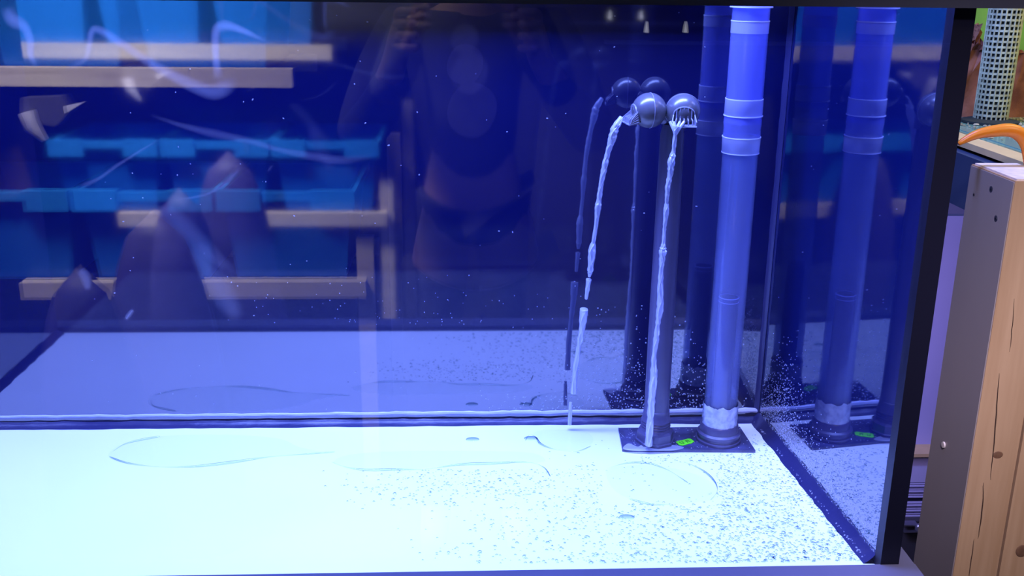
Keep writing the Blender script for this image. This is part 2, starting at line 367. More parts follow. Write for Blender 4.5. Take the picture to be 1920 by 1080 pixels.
SX, SY = -0.1034, 0.3133
sp = thing('standpipe', 'tall frosted clear standpipe with white couplings rising from the dark plate', 'pipe', (SX, SY, 0.004))
def ring_at(py, x=SX, y=SY):   # height on the standpipe front for a photo row
    return at(1380, py, 1, y).z
def open_tube(r, z0, z1, t=0.002):
    bm = bmesh.new(); lathe(bm, [(r-t, z0), (r, z0), (r, z1), (r-t, z1), (r-t, z0)], (0, 0, 0), 48); return bm
ZB = 0.004
zc0, zc1 = ring_at(291), ring_at(191)
zt = 0.60
R0 = 0.0225
obj('outer_tube', open_tube(R0, 0.028, zc1-0.06), M['pipe_low'], sp, True)
obj('upper_tube', open_tube(R0+0.0005, zc1-0.03, 0.612), M['pipe_clear'], sp, True)
zm1, zm2, zm3 = ring_at(222), ring_at(262), ring_at(291)
bm = bmesh.new()
lathe(bm, [(R0+0.0008, zm1), (R0+0.0016, zm1+0.001), (R0+0.0014, zc1), (R0+0.0008, zc1)], n=48)
obj('coupling_band', bm, M['pipe_band'], sp, True)
bm = bmesh.new()
lathe(bm, [(R0+0.0009, zm2), (R0+0.0014, zm2+0.004), (R0+0.0007, zm2+0.010), (R0+0.0016, zm2+0.018), (R0+0.0009, zm1)], n=48)
obj('coupling_band', bm, M['pipe_clear'], sp, True)
bm = bmesh.new()
lathe(bm, [(R0+0.0006, zm3), (R0+0.0014, zm3+0.001), (R0+0.0018, zm2), (R0+0.0006, zm2)], n=48)
obj('coupling_band', bm, M['pipe_band'], sp, True)
for z, r in ((zc1, R0+0.001), (zm1, R0+0.0018), (zm2, R0+0.0018), (zm3, R0+0.0012), (ring_at(45), R0+0.001), (ring_at(19), R0+0.0035)):
    bm = bmesh.new(); lathe(bm, [(r-0.001, z-0.0006), (r+0.0003, z-0.0006), (r+0.0003, z+0.0006), (r-0.001, z+0.0006)], n=48)
    obj('rim_line', bm, M['pipe_ring'], sp, True)
zk = ring_at(19)
bm = bmesh.new(); lathe(bm, [(R0+0.0008, ring_at(68)), (R0+0.001, ring_at(45)), (R0-0.001, ring_at(45)+0.0005)], n=48); obj('top_sleeve', bm, M['pipe_band'], sp, True)
bm = bmesh.new(); lathe(bm, [(R0+0.0005, zk), (R0+0.0035, zk), (R0+0.0035, 0.616), (0, 0.616)], n=48); obj('top_cap', bm, M['pipe_band'], sp, True)
zi = ring_at(562)
obj('inner_tube', open_tube(0.0130, 0.02, zi, 0.0016), M['inner_tube'], sp, True)
bm = bmesh.new()
for dz in (0, -0.006): lathe(bm, [(0.0128, zi+dz-0.0006), (0.0136, zi+dz), (0.0128, zi+dz+0.0006)], n=40)
obj('tube_lip', bm, M['pipe_ring'], sp, True)
# smeared glue above the flange, built as an uneven skin
bm = bmesh.new(); n = 60; rows = 14; g = []
for j in range(rows+1):
    z = 0.020+0.036*j/rows
    g.append([bm.verts.new(((R0+0.0012+random.uniform(-0.0007, 0.0009))*math.cos(2*PI*k/n), (R0+0.0012+random.uniform(-0.0007, 0.0009))*math.sin(2*PI*k/n), z+(0.0025*math.sin(k*0.9)*random.random() if j == rows else 0))) for k in range(n)])
for a, b in zip(g, g[1:]):
    for k in range(n): bm.faces.new((a[k], a[(k+1) % n], b[(k+1) % n], b[k]))
obj('glue_skin', bm, M['glue'], sp, True)
bm = bmesh.new()
lathe(bm, [(R0, 0.0), (0.0310, 0.0), (0.0310, 0.004), (0.0285, 0.005), (0.0285, 0.008), (0.0298, 0.009), (0.0298, 0.013), (0.0262, 0.015), (0.0262, 0.024), (0.0248, 0.026), (0.0235, 0.026), (R0+0.0002, 0.020)], n=48)
obj('flange', bm, M['pipe_grey'], sp, True)

RX, RY = -0.1930, 0.3110
rp = thing('return_pipe', 'dark grey return pipe on the plate, topped by two round ball nozzles', 'pipe', (RX, RY, 0.004))
BZ = at(1263, 208, 1, 0.30).z
bm = bmesh.new(); lathe(bm, [(0, 0.0), (0.0170, 0.0), (0.0168, 0.2), (0.0152, BZ-0.035), (0.0125, BZ-0.022), (0, BZ-0.022)], n=40); obj('riser_tube', bm, M['pipe_grey'], rp, True)
bm = bmesh.new()
prof = [(0.017, 0.018), (0.0215, 0.018)]
for k in range(4): prof += [(0.0205, 0.021+0.004*k), (0.0192, 0.023+0.004*k)]
prof += [(0.0188, 0.040), (0.0180, 0.041), (0.0180, 0.048), (0.017, 0.049)]
lathe(bm, prof, n=40); obj('threaded_collar', bm, M['pipe_grey'], rp, True)
bm = bmesh.new()
lathe(bm, [(0.017, 0.0), (0.0275, 0.0), (0.0275, 0.004), (0.0255, 0.005), (0.0255, 0.016), (0.0225, 0.019), (0.017, 0.019)], n=8); obj('hex_nut', bm, M['pipe_grey'], rp, bevel=0.0006)
# yoke joining the pipe to both balls
b1 = at(1217, 207, 1, 0.296); b2 = at(1280, 208, 1, 0.292)
o0 = Vector((RX, RY, 0.004)); bm = bmesh.new()
top = Vector((0.004, 0.004, BZ-0.018))
for bc, sh in ((b1-o0, -1), (b2-o0, 1)):
    d = (bc+Vector((0, 0.004, 0)))-top; pts = [top+d*t for t in (0, 0.2, 0.3, 0.4, 0.5, 0.6, 0.7, 0.8)]
    tube(bm, pts, [0.009, 0.0105, 0.0088, 0.0105, 0.0088, 0.0105, 0.0088, 0.0105], 20)
lathe(bm, [(0, -0.012), (0.0125, -0.012), (0.0125, 0.006), (0.010, 0.010), (0, 0.010)], top, 24)
obj('ribbed_yoke', bm, M['pipe_grey'], rp, True)
# arched ribbed hose piece behind the left ball, seen again in the polished back
bm = bmesh.new()
cpts = [top+Vector((0.0, 0.008, 0.006)), top+Vector((-0.004, 0.012, 0.022)), top+Vector((-0.012, 0.010, 0.030))]
RB = 0.0218
def nozzle_ball(c, dirv, seam_dir):
    bm = bmesh.new(); ball(bm, c, RB, 40, 24); o = obj('nozzle_ball', bm, M['ball'], rp, True)
    u, v = frame_of(Vector(seam_dir)); bm = bmesh.new()
    tube(bm, [Vector(c)+(u*math.cos(2*PI*k/40)+v*math.sin(2*PI*k/40))*(RB-0.0001)+Vector(seam_dir).normalized()*0.0012 for k in range(40)], 0.0005, 6, closed=True)
    obj('seam_ring', bm, M['ball_light'], o, True)
    return o
n1 = nozzle_ball(b1-o0, (-1, -0.1, -0.2), (1, 0.12, 0))
n2 = nozzle_ball(b2-o0, (0, -1, -0.2), (0, 1, 0.25))
# side facing flat nozzle on the left ball
def nozzle_basis(bm, verts, X, Y, Z, c):
    for v in verts: q = v.co.copy(); v.co = c+X*q.x+Y*q.y+Z*q.z
def fan_nozzle(parent, c, X, ln):
    """X points out of the ball; the mouth is flat below and arched above, with upright bars"""
    X = Vector(X).normalized(); Yv = Vector((0, 0, 1)).cross(X).normalized(); Z = X.cross(Yv)
    bm = bmesh.new(); hw0, hw1 = 0.0125, 0.0155
    prism(bm, [(0, 0, 0)]*0 or [(0.0, -hw0, -0.012), (ln, -hw1, -0.013), (ln, -hw1, -0.008), (0.0, -hw0, -0.002)], (0, 0, 0)) if False else None
    # lower lip (open scoop)
    v = [(0.0, -hw0, -0.0135), (0.0, hw0, -0.0135), (ln, hw1, -0.0140), (ln, -hw1, -0.0140), (0.0, -hw0, -0.0115), (0.0, hw0, -0.0115), (ln, hw1, -0.0122), (ln, -hw1, -0.0122)]
    vv = [bm.verts.new(q) for q in v]
    for f in ((0, 1, 2, 3), (4, 7, 6, 5), (0, 4, 5, 1), (1, 5, 6, 2), (2, 6, 7, 3), (3, 7, 4, 0)): bm.faces.new([vv[i] for i in f])
    for s in (-1, 1):   # cheeks rising towards the ball
        prism(bm, [(-0.002, s*hw0, -0.012), (ln, s*hw1, -0.013), (ln, s*hw1, -0.007), (-0.002, s*hw0, 0.004)], (0, -s*0.0012, 0))
    # arch over the mouth
    arc = [Vector((0.001-0.004*math.sin(PI*k/14)*0, hw0*math.cos(PI*k/14), 0.001+0.0085*math.sin(PI*k/14))) for k in range(15)]
    tube(bm, arc, 0.0009, 8)
    tube(bm, [(ln, -hw1, -0.0128), (ln, hw1, -0.0128)], 0.0011, 8)
    nozzle_basis(bm, bm.verts, X, Yv, Z, c); o = obj('fan_mouth', bm, M['ball_light'], parent, True)
    bm = bmesh.new()
    for k in range(-2, 3):
        y = k*0.0046; top_z = 0.001+0.0085*math.sqrt(max(0, 1-(y/hw0)**2))
        tube(bm, [(0.0015, y, top_z), (0.0025, y, -0.004), (ln*0.8, y*1.1, -0.006), (ln*0.95, y*1.15, -0.0125)], 0.0008, 8)
    nozzle_basis(bm, bm.verts, X, Yv, Z, c); obj('grille_bar', bm, M['ball_light'], parent, True)
    bm = bmesh.new(); prism(bm, [(-0.0005, y_, z_) for y_, z_ in [(hw0*0.95*math.cos(PI*k/12), 0.001+0.008*math.sin(PI*k/12)) for k in range(13)]+[(-hw0*0.95, -0.0115), (hw0*0.95, -0.0115)]], (-0.006, 0, 0))
    nozzle_basis(bm, bm.verts, X, Yv, Z, c); obj('mouth_recess', bm, M['black'], parent)
def ribs(parent, c, X, ln):
    X = Vector(X).normalized(); Yv = Vector((0, 0, 1)).cross(X).normalized(); Z = X.cross(Yv)
    for s in (-1, 1):
        for k in range(5):
            bm = bmesh.new(); t = k/4; tube(bm, [(0, s*0.0135, -0.011+0.012*t), (ln*(1-0.25*t), s*0.0165, -0.0125+0.006*t)], 0.0007, 6)
            nozzle_basis(bm, bm.verts, X, Yv, Z, c); obj('cheek_rib', bm, M['ball_light'], parent, True)
X2 = Vector((-0.10, -1, -0.12)).normalized(); fan_nozzle(n2, (b2-o0)+X2*(RB-0.0035)+Vector((0, 0, 0.0)), X2, 0.009)
X1 = Vector((-1, -0.12, -0.10)).normalized(); fan_nozzle(n1, (b1-o0)+X1*(RB-0.0035), X1, 0.012); ribs(n1, (b1-o0)+X1*(RB-0.0035), X1, 0.012)

# sticker
c = at(1285, 829, 2, 0.0045)
bm = bmesh.new()
cs, sn = math.cos(0.42), math.sin(0.42)
def rot(x, y): return (c.x+x*cs-y*sn, c.y+(x*sn+y*cs), 0.0042)
out = [(-0.013, -0.004), (-0.010, -0.0075), (0.003, -0.0065), (0.004, -0.0075), (0.0125, -0.004), (0.013, 0.005), (0.010, 0.0075), (-0.002, 0.0065), (-0.003, 0.0075), (-0.012, 0.006)]
prism(bm, [rot(*q) for q in out], (0, 0, 0.0006))
tag(obj('price_sticker', bm, M['green'], None), 'small fluorescent green price sticker lying on the dark plate between the pipes', 'sticker')
stk = bpy.data.objects['price_sticker']
bm = bmesh.new()
for (ax, ay, bx, by) in ((-0.008, 0.003, -0.008, -0.003), (-0.008, -0.003, -0.004, -0.003), (-0.004, 0.003, -0.004, -0.003), (0.002, 0.003, 0.006, 0.003), (0.002, 0.0, 0.006, 0.0), (0.002, 0.003, 0.002, -0.003), (0.006, 0.003, 0.006, -0.003)):
    tube(bm, [Vector(rot(ax, ay))+Vector((0, 0, 0.0007)), Vector(rot(bx, by))+Vector((0, 0, 0.0007))], 0.0005, 6)
obj('printed_marks', bm, M['green_ink'], stk)

# ------------------------------------------------------------------ falling water
def stream(name, pts, label, seed):
    """pts: (photo x, photo y, y depth, half width in mm) down one jet; None starts a new piece"""
    rnd = random.Random(seed); bm = bmesh.new(); piece = []; bf = bmesh.new()
    def flush(pc):
        if len(pc) < 2: return
        P, Rr = [], []
        for (a, b) in zip(pc, pc[1:]):
            m = 6
            for k in range(m):
                t = k/m; P.append(a[0].lerp(b[0], t)); Rr.append((a[1]*(1-t)+b[1]*t)*rnd.uniform(0.88, 1.14))
        P.append(pc[-1][0]); Rr.append(pc[-1][1])
        tube(bm, P, Rr, 14, flat=0.8)
        for s in (0, 1):
            Q = [p+Vector((r*0.45*math.sin(i*0.5+s*2.6), -r*0.8, 0)) for i, (p, r) in enumerate(zip(P, Rr))]
            tube(bf, Q, [max(0.0003, r*0.26*rnd.uniform(0.5, 1.3)) for r in Rr], 6)
    for q in pts+[None]:
        if q is None: flush(piece); piece = []
        else: piece.append((at(q[0], q[1], 1, q[2]), q[3]*1.2/1000))
    o = tag(obj(name, bm, M['water'], None, True), label, 'water')
    obj('bright_strand', bf, M['foam'], o, True)
    return o
stream('water_stream', [(1166, 219, .293, 3.0), (1153, 240, .293, 5.5), (1147, 262, .295, 5.0), (1140, 285, .297, 3.2), (1134, 310, .299, 4.2), (1128, 340, .301, 3.0), (1124, 368, .304, 3.4), (1121, 390, .306, 4.4), (1118, 420, .309, 2.6), (1113, 452, .312, 2.6), (1110, 470, .314, 5.2), (1107, 505, .318, 4.2), (1105, 518, .320, 2.2), None,
       (1104, 524, .321, 3.8), (1099, 560, .325, 2.2), None, (1095, 580, .327, 6.0), (1092, 612, .330, 5.2), (1086, 645, .334, 3.4), (1079, 690, .340, 4.2), (1075, 736, .346, 4.5), None, (1070, 755, .350, 2.4), (1068, 795, .356, 3.0)],
       'left jet of falling water from the side facing ball nozzle, broken near the bottom', 3)
stream('water_stream', [(1268, 236, .262, 4.5), (1266, 252, .262, 2.6), (1263, 283, .263, 2.6), (1259, 300, .264, 4.8), (1257, 325, .266, 3.8), (1252, 350, .267, 3.2), (1250, 380, .269, 2.4), (1249, 400, .270, 4.0), (1246, 425, .272, 2.4), (1244, 455, .273, 2.4), (1243, 470, .274, 5.0), (1240, 500, .276, 3.4), (1238, 540, .277, 3.8), (1238, 575, .278, 4.8), (1233, 610, .279, 3.2), (1230, 640, .279, 4.0), (1226, 670, .280, 3.2), (1226, 705, .280, 5.2), (1222, 745, .281, 5.2), (1219, 790, .282, 4.6), (1216, 834, .282, 5.5)],
       'right jet of falling water pouring down in front of the dark return pipe', 5)
w2 = bpy.data.objects['water_stream.001']
bm = bmesh.new()
for (ax, bx) in ((1256, 1264), (1263, 1266), (1275, 1268), (1283, 1271)):
    pp = [at(ax, 228, 1, .2655), at((ax+bx)/2, 236, 1, .263), at(bx, 246, 1, .262), at(1266, 256, 1, .2615)]
    tube(bm, pp, [0.0016, 0.0019, 0.0017, 0.0012], 8)
obj('spill_strand', bm, M['foam'], w2, True)

# puddles: a thin film with a rounded rim, on the white base
def smooth_loop(pts, closed=True, m=6):
    out = []; n = len(pts)
    rng = range(n if closed else n-1)
    for i in rng:
        p0, p1, p2, p3 = (pts[(i-1) % n], pts[i], pts[(i+1) % n], pts[(i+2) % n]) if closed else (pts[max(i-1, 0)], pts[i], pts[i+1], pts[min(i+2, n-1)])
        for k in range(m):
            t = k/m; out.append(0.5*((2*p1)+(-p0+p2)*t+(2*p0-5*p1+4*p2-p3)*t*t+(-p0+3*p1-3*p2+p3)*t**3))
    if not closed: out.append(pts[-1])
    return out
def puddle(px, label, rims, rimr=0.0019):
    """px: outline of the film; rims: open runs of photo points where the thick edge shows"""
    pts = smooth_loop([at(x, y, 2, 0.0008) for x, y in px])
    bm = bmesh.new(); ring = [bm.verts.new(p) for p in pts]
    f = bm.faces.new(ring); bmesh.ops.triangulate(bm, faces=[f])
    o = tag(obj('water_puddle', bm, M['film'], None, True), label, 'puddle', None)
    for rm in rims:
        P = smooth_loop([at(x, y, 2, 0.001) for x, y in rm], False, 8); n = len(P); k0 = random.uniform(0, 6)
        bm = bmesh.new(); tube(bm, P, [rimr*(0.12+0.88*math.sin(PI*i/(n-1))**0.5)*(0.55+0.45*math.sin(k0+i*0.23)) for i in range(n)], 10, flat=1.0)
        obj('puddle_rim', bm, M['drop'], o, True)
    return o
puddle([(203, 855), (240, 868), (330, 875), (420, 872), (500, 858), (600, 849), (560, 838), (520, 822), (420, 815), (300, 818), (230, 832)],
       'long shallow water puddle at the left of the white base', [[(205, 856), (240, 868), (300, 875), (370, 874), (440, 866), (500, 857), (560, 852), (628, 847)], [(212, 846), (240, 830), (300, 818)]])
puddle([(625, 868), (680, 880), (740, 881), (860, 872), (960, 868), (1000, 868), (1022, 864), (1012, 854), (985, 848), (900, 846), (760, 846), (660, 852)],
       'wavy edged water puddle in the middle of the white base', [[(622, 866), (650, 876), (690, 881), (740, 880), (800, 879), (860, 871), (920, 869), (985, 866), (1018, 875), (1032, 893)]])
puddle([(1000, 812), (1030, 806), (1095, 808), (1112, 828), (1080, 844), (1040, 842), (1010, 835)], 'round splash puddle where the left water jet lands',
       [[(985, 826), (993, 815), (1005, 820), (1014, 832), (1040, 842), (1080, 846), (1108, 836)]], 0.0013)
puddle([(1140, 880), (1185, 872), (1240, 874), (1300, 888), (1335, 905), (1345, 925), (1330, 938), (1260, 945), (1180, 935), (1145, 910)], 'broad rippled puddle in front of the dark drain plate',
       [[(1140, 878), (1175, 868), (1215, 868), (1250, 880), (1275, 895), (1290, 905)], [(1280, 865), (1315, 880), (1338, 900), (1345, 920), (1332, 938)], [(1180, 935), (1220, 945), (1260, 945)]], 0.0012)
o_ = puddle([(1168, 846), (1178, 836), (1195, 842), (1205, 838), (1215, 843), (1228, 837), (1246, 842), (1262, 839), (1282, 844), (1262, 849), (1220, 850), (1190, 850)], 'pale splash of water at the foot of the right jet, over the plate edge', [])
o_.data.materials[0] = M['water']
for v_ in o_.data.vertices: v_.co.z = 0.0046
for (x, y, lb) in ((886, 824, 'single bead of water at the back of the white base'), (995, 822, 'curved bead of water left of the splash puddle'), (1175, 970, 'single water bead on the white base in front of the rippled puddle')):
    c0 = at(x, y, 2, 0); bm = bmesh.new(); ball(bm, c0, 0.0095, 24, 12, (1, 0.7, 0.16))
    bmesh.ops.delete(bm, geom=[v for v in bm.verts if v.co.z < -0.0001], context='VERTS')
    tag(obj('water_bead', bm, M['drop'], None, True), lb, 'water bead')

# countless droplets
def dome(bm, c, n, r, h, seg=8, el=1.0, ang=0.0):
    """droplet cap standing on a surface with normal n"""
    u, v = frame_of(n); u, v = u*math.cos(ang)+v*math.sin(ang), v*math.cos(ang)-u*math.sin(ang)
    r1 = [bm.verts.new(c+(u*math.cos(2*PI*k/seg)*el+v*math.sin(2*PI*k/seg))*r) for k in range(seg)]
    r2 = [bm.verts.new(c+(u*math.cos(2*PI*k/seg)*el+v*math.sin(2*PI*k/seg))*r*0.72+n*h*0.7) for k in range(seg)]
    t = bm.verts.new(c+n*h)
    for k in range(seg):
        j = (k+1) % seg; bm.faces.new((r1[k], r1[j], r2[j], r2[k])); bm.faces.new((r2[k], r2[j], t))
bm = bmesh.new(); rnd = random.Random(11); cnt = 0
while cnt < 3600:
    px = rnd.uniform(560, 1620); py = rnd.uniform(815, 1056)
    q = at(px, py, 2, 0.0003)
    if q.x > XR(q.y)-0.013 or q.y > D-0.02 or q.y < 0.008: continue
    if x0-0.004 < q.x < x1+0.002 and y0-0.004 < q.y < y1+0.004: continue
    dens = min(1, max(0, (px-700)/780))**1.6
    if px > 1340: dens = 1
    if 1130 < px < 1345 and 870 < py < 945: dens *= 0.12
    if 600 < px < 1030 and 880 < py < 960: dens = max(dens, 0.42*min(1, (px-600)/230)*min(1, (960-py)/35))
    if 620 < px < 1030 and py < 880: dens = 0
    if px < 1200 and py < 870: dens *= 0.1
    if rnd.random() > dens: continue
    r = rnd.uniform(0.0007, 0.0019)*(0.75+0.25*(py-815)/240)
    if rnd.random() < 0.05: r *= 1.5
    dome(bm, q, Vector((0, 0, 1)), r, r*0.5, 8, rnd.uniform(0.8, 1.35), rnd.uniform(0, PI)); cnt += 1
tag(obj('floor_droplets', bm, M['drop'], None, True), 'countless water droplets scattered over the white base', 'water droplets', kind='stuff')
bm = bmesh.new(); cnt = 0
def back_spot(px, py, r, el=1.0):
    q = at(px, py, 1, D-0.0002)
    if q.x < XB-0.008 and 0.01 < q.z < 0.59: dome(bm, q, Vector((0, -1, 0)), r, r*0.5, 7, el, rnd.uniform(0, PI))
for _ in range(650):
    px = rnd.gauss(1210, 90); py = 775-abs(rnd.gauss(0, 75)); back_spot(px, py, rnd.uniform(0.0004, 0.0013))
for _ in range(90): back_spot(rnd.gauss(790, 160), 610-abs(rnd.gauss(0, 55)), rnd.uniform(0.0003, 0.0009))
for _ in range(170): back_spot(rnd.uniform(900, 1400), rnd.uniform(740, 772), rnd.uniform(0.0005, 0.0014))
for _ in range(120): back_spot(rnd.uniform(160, 1400), rnd.uniform(20, 770), rnd.uniform(0.0003, 0.0009), rnd.uniform(1, 2))
tag(obj('back_panel_droplets', bm, M['spray'], None, True), 'fine spray droplets on the glossy navy back panel around the pipes', 'water droplets', kind='stuff')
bm = bmesh.new()
nr = Vector((-1, XB/D, 0)).normalized()
def side_spot(y, z, r):
    dome(bm, Vector((XR(y)-0.0002, y, z)), nr, r, r*0.5, 7, rnd.uniform(0.8, 1.2), rnd.uniform(0, PI))
for _ in range(1500):
    y = rnd.uniform(0.008, D-0.01); z = 0.006+abs(rnd.gauss(0, 0.035)); side_spot(y, z, rnd.uniform(0.0004, 0.001))
for _ in range(800):
    y = rnd.gauss(0.30, 0.035); z = abs(rnd.gauss(0.03, 0.05))+0.006
    if y < D-0.01: side_spot(y, z, rnd.uniform(0.0004, 0.001))
for _ in range(160):
    y = rnd.uniform(0.008, D-0.01); side_spot(y, 0.001+rnd.uniform(0.004, 0.009), rnd.uniform(0.0006, 0.0014))
tag(obj('side_pane_droplets', bm, M['spray'], None, True), 'dense fine droplets on the lower part of the right glass pane', 'water droplets', kind='stuff')
bm = bmesh.new()
for _ in range(420):
    y = rnd.uniform(0.01, D-0.01); x = XR(y)-rnd.uniform(0.001, 0.010); z = 0.0062-(XR(y)-x)*0.45
    dome(bm, Vector((x, y, max(0.0008, z))), Vector((-0.45, 0, 0.9)).normalized(), rnd.uniform(0.0006, 0.0014), 0.0008, 7)
for _ in range(200):
    q = Vector((rnd.uniform(x0+0.003, x1-0.003), rnd.uniform(y0+0.006, y1-0.003), 0.0042)); dome(bm, q, Vector((0, 0, 1)), rnd.uniform(0.0004, 0.0011), 0.0006, 7)
tag(obj('seam_droplets', bm, M['spray'], None, True), 'small beads of water along the dark right seam and on the plate', 'water droplets', kind='stuff')

# pale marks on the front glass: soft ribbons with their own opacity
def ribbon(bm, col, px, widths, alpha=1.0, y=0.0006):
    P = smooth_loop([at(a, b, 1, y) for a, b in px], closed=False, m=8); n = len(P); K = len(widths); prev = None
    for i, p in enumerate(P):
        t = i/(n-1); f = t*(K-1); j = min(int(f), K-2); wd = (widths[j]*(1-(f-j))+widths[j+1]*(f-j))/1000
        d = (P[min(i+1, n-1)]-P[max(i-1, 0)]).normalized(); s = Vector((d.z, 0, -d.x))
        e = min(1, t*6, (1-t)*6); row = []
        for k in range(-3, 4):
            v = bm.verts.new(p+s*wd*k/3); v[col] = (1-(abs(k)/3)**1.5)*alpha*e; row.append(v)
        if prev:
            for k in range(6): bm.faces.new((prev[k], prev[k+1], row[k+1], row[k]))
        prev = row
def mark(name, label, strokes):
    bm = bmesh.new(); col = bm.verts.layers.float.new('soft')
    for px, wd, al in strokes: ribbon(bm, col, px, wd, al)
    me = bpy.data.meshes.new(name); bm.to_mesh(me); bm.free(); return tag(link(name, me, M['mark']), label, 'mark')
mark('glass_mark', 'looping pale marks on the upper left of the front glass', [
    ([(14, 12), (22, 35), (45, 50), (56, 75), (58, 105), (70, 125)], [7, 8, 5, 4, 3], 0.5),
    ([(120, 130), (160, 110), (172, 60), (190, 58), (225, 80), (270, 110), (330, 145), (395, 172), (425, 160), (428, 145)], [3, 3, 4, 5, 5, 6, 8, 9, 9], 0.42),
    ([(410, 150), (405, 110), (405, 60), (420, 48), (450, 55), (500, 78)], [6, 4, 5, 6, 4, 2], 0.55)])
mark('glass_mark', 'faint thin scratch like mark running down across the front glass', [
    ([(280, 215), (340, 235), (400, 250), (470, 265), (520, 280), (580, 292), (640, 300), (700, 292)], [2, 3, 5, 4, 3, 5, 5, 3], 0.22),
    ([(150, 350), (185, 335), (220, 310), (300, 260)], [3, 2, 2, 1], 0.25),
    ([(330, 375), (385, 365), (420, 345), (450, 315)], [1.5, 1.5, 2, 2], 0.25)])
mark('glass_mark', 'splashed pale droplet streak on the glass at lower left', [
    ([(365, 455), (385, 490), (405, 530), (425, 565), (450, 600)], [8, 14, 16, 14, 8], 0.35),
    ([(290, 395), (320, 400), (350, 430), (400, 480), (450, 520)], [4, 9, 12, 10, 4], 0.22)])
mark('glass_mark', 'small pale spot on the glass above the purple sack at lower left', [([(150, 505), (160, 520), (165, 545)], [5, 7, 3], 0.45)])
mark('glass_mark', 'short bright fleck on the glass right of the small pale spot', [([(235, 600), (242, 590), (250, 580)], [2, 3, 2], 0.8)])

# ------------------------------------------------------------------ timbers at the right
PX = 0.12
ya = at(1850, 680, 0, PX).y; yb = at(1768, 680, 0, PX).y
zt_ = at(1900, 337, 0, PX).z; zb_ = at(1785, 1110, 0, PX).z
tp = thing('timber_post', 'thick cracked pine post standing at the right edge of the aquarium', 'post', (PX, ya, FZ))
def loc(v): return Vector(v)-Vector((PX, ya, FZ))
wid = at(1868, 1080, 1, ya).x-PX
bm = bmesh.new(); box(bm, (0, 0, 0.0), (wid, yb-ya, zt_-FZ-0.0006)); obj('beam', bm, M['timber'], tp, bevel=0.003)
bm = bmesh.new(); box(bm, (-0.0012, 0.0008, 0.001), (0.0004, yb-ya-0.001, zt_-FZ-0.002)); obj('lit_side_skin', bm, M['side_lit'], tp)  # thin skin over the timber carrying the painted side light
bm = bmesh.new(); box(bm, (0.0025, 0.0025, zt_-FZ-0.001), (wid-0.002, yb-ya-0.0025, zt_-FZ+0.0012)); obj('sawn_end', bm, M['timber_end'], tp, bevel=0.0005)
def crack(px, wmm, parent, off, yy):
    pts = [at(a, b, 1, yy)-off for a, b in px]; pts = smooth_loop(pts, False, 5)
    bm = bmesh.new(); n = len(pts); tube(bm, [p+Vector((random.uniform(-.0004, .0004), 0, 0)) for p in pts], [wmm/1000*(0.25+0.75*math.sin(PI*i/(n-1))) for i in range(n)], 6)
    return obj('crack', bm, M['crack'], parent)
oft = Vector((PX, ya, FZ))
crack([(1874, 700), (1869, 760), (1864, 830), (1857, 900)], 0.8, tp, oft, ya)
crack([(1844, 905), (1841, 960), (1834, 1010)], 0.8, tp, oft, ya)
crack([(1826, 1010), (1821, 1050), (1816, 1090)], 0.6, tp, oft, ya)
crack([(1902, 560), (1897, 620), (1893, 660)], 0.5, tp, oft, ya)
bm = bmesh.new(); ball(bm, at(1871, 853, 1, ya)-oft, 0.0045, 16, 10, (1.3, 0.15, 1)); obj('knot', bm, M['knot'], tp, True)
for (a, b) in ((1860, 355), (1869, 410), (1828, 365)):
    q = at(a, b, 0, PX)-oft; bm = bmesh.new()
    tube(bm, [q+Vector((0.001, 0, 0)), q+Vector((-0.0012, 0, 0))], [0.0042, 0.0036], 16)
    ob = obj('screw', bm, M['steel'], tp, True)
    bm = bmesh.new(); tube(bm, [q+Vector((-0.001, 0, 0)), q+Vector((-0.0015, 0, 0))], 0.0016, 6); obj('screw_socket', bm, M['black'], ob)
q = at(1772, 834, 0, PX)-oft; bm = bmesh.new(); tube(bm, [q+Vector((0.001, 0, 0)), q+Vector((-0.003, 0, 0))], [0.0045, 0.0036], 14); obj('wooden_plug', bm, M['timber_end'], tp, True)
bm = bmesh.new(); box(bm, (PX+wid+0.002, ya-0.002, FZ), (PX+wid+0.11, yb, zt_-0.004))
t2 = tag(obj('timber_post', bm, M['timber'], None, bevel=0.003), 'second pine post fixed close against the right of the cracked one', 'post')
bm = bmesh.new(); ball(bm, at(1916, 1033, 1, ya-0.002), 0.0075, 16, 10, (1, 0.15, 1.1)); obj('knot', bm, M['knot'], t2, True)

# ------------------------------------------------------------------ neighbouring display tank on its beam
BX = 0.19
zr = 0.5*(at(1790, 268, 0, BX).z+at(1920, 308, 0, BX).z)
nt_ = thing('display_tank', 'neighbouring tank with green wall and cream rim behind the timber posts', 'tank', (BX, 0.1, zr))
off = Vector((BX, 0.1, zr))
Y0n, X1n = 0.07, 0.9
sb = at(1856, 229, 2, zr+0.003); Y1n = sb.y-0.1+0.09+0.6
bm = bmesh.new(); box(bm, (0, Y0n-0.1, -0.004), (0.03, Y1n-0.59, 0.004)); obj('cream_rim', bm, M['cream'], nt_, bevel=0.001)
bm = bmesh.new(); box(bm, (0.030, Y0n-0.1, -0.006), (0.05, Y1n-0.59, 0.001)); obj('glass_edge', bm, M['teal'], nt_)
bm = bmesh.new(); box(bm, (0.05, Y0n-0.1, -0.008), (X1n, Y1n-0.59, 0.002)); obj('tank_bottom', bm, M['teal'], nt_)
bm = bmesh.new(); box(bm, (0.03, Y1n-0.6, 0.002), (X1n, Y1n-0.59, 0.55)); obj('back_wall', bm, M['green_wall'], nt_)
bm = bmesh.new(); box(bm, (0.034, Y0n-0.1, 0.002), (0.040, Y1n-0.6, 0.5)); obj('side_glass', bm, M['wet_glass'], nt_)
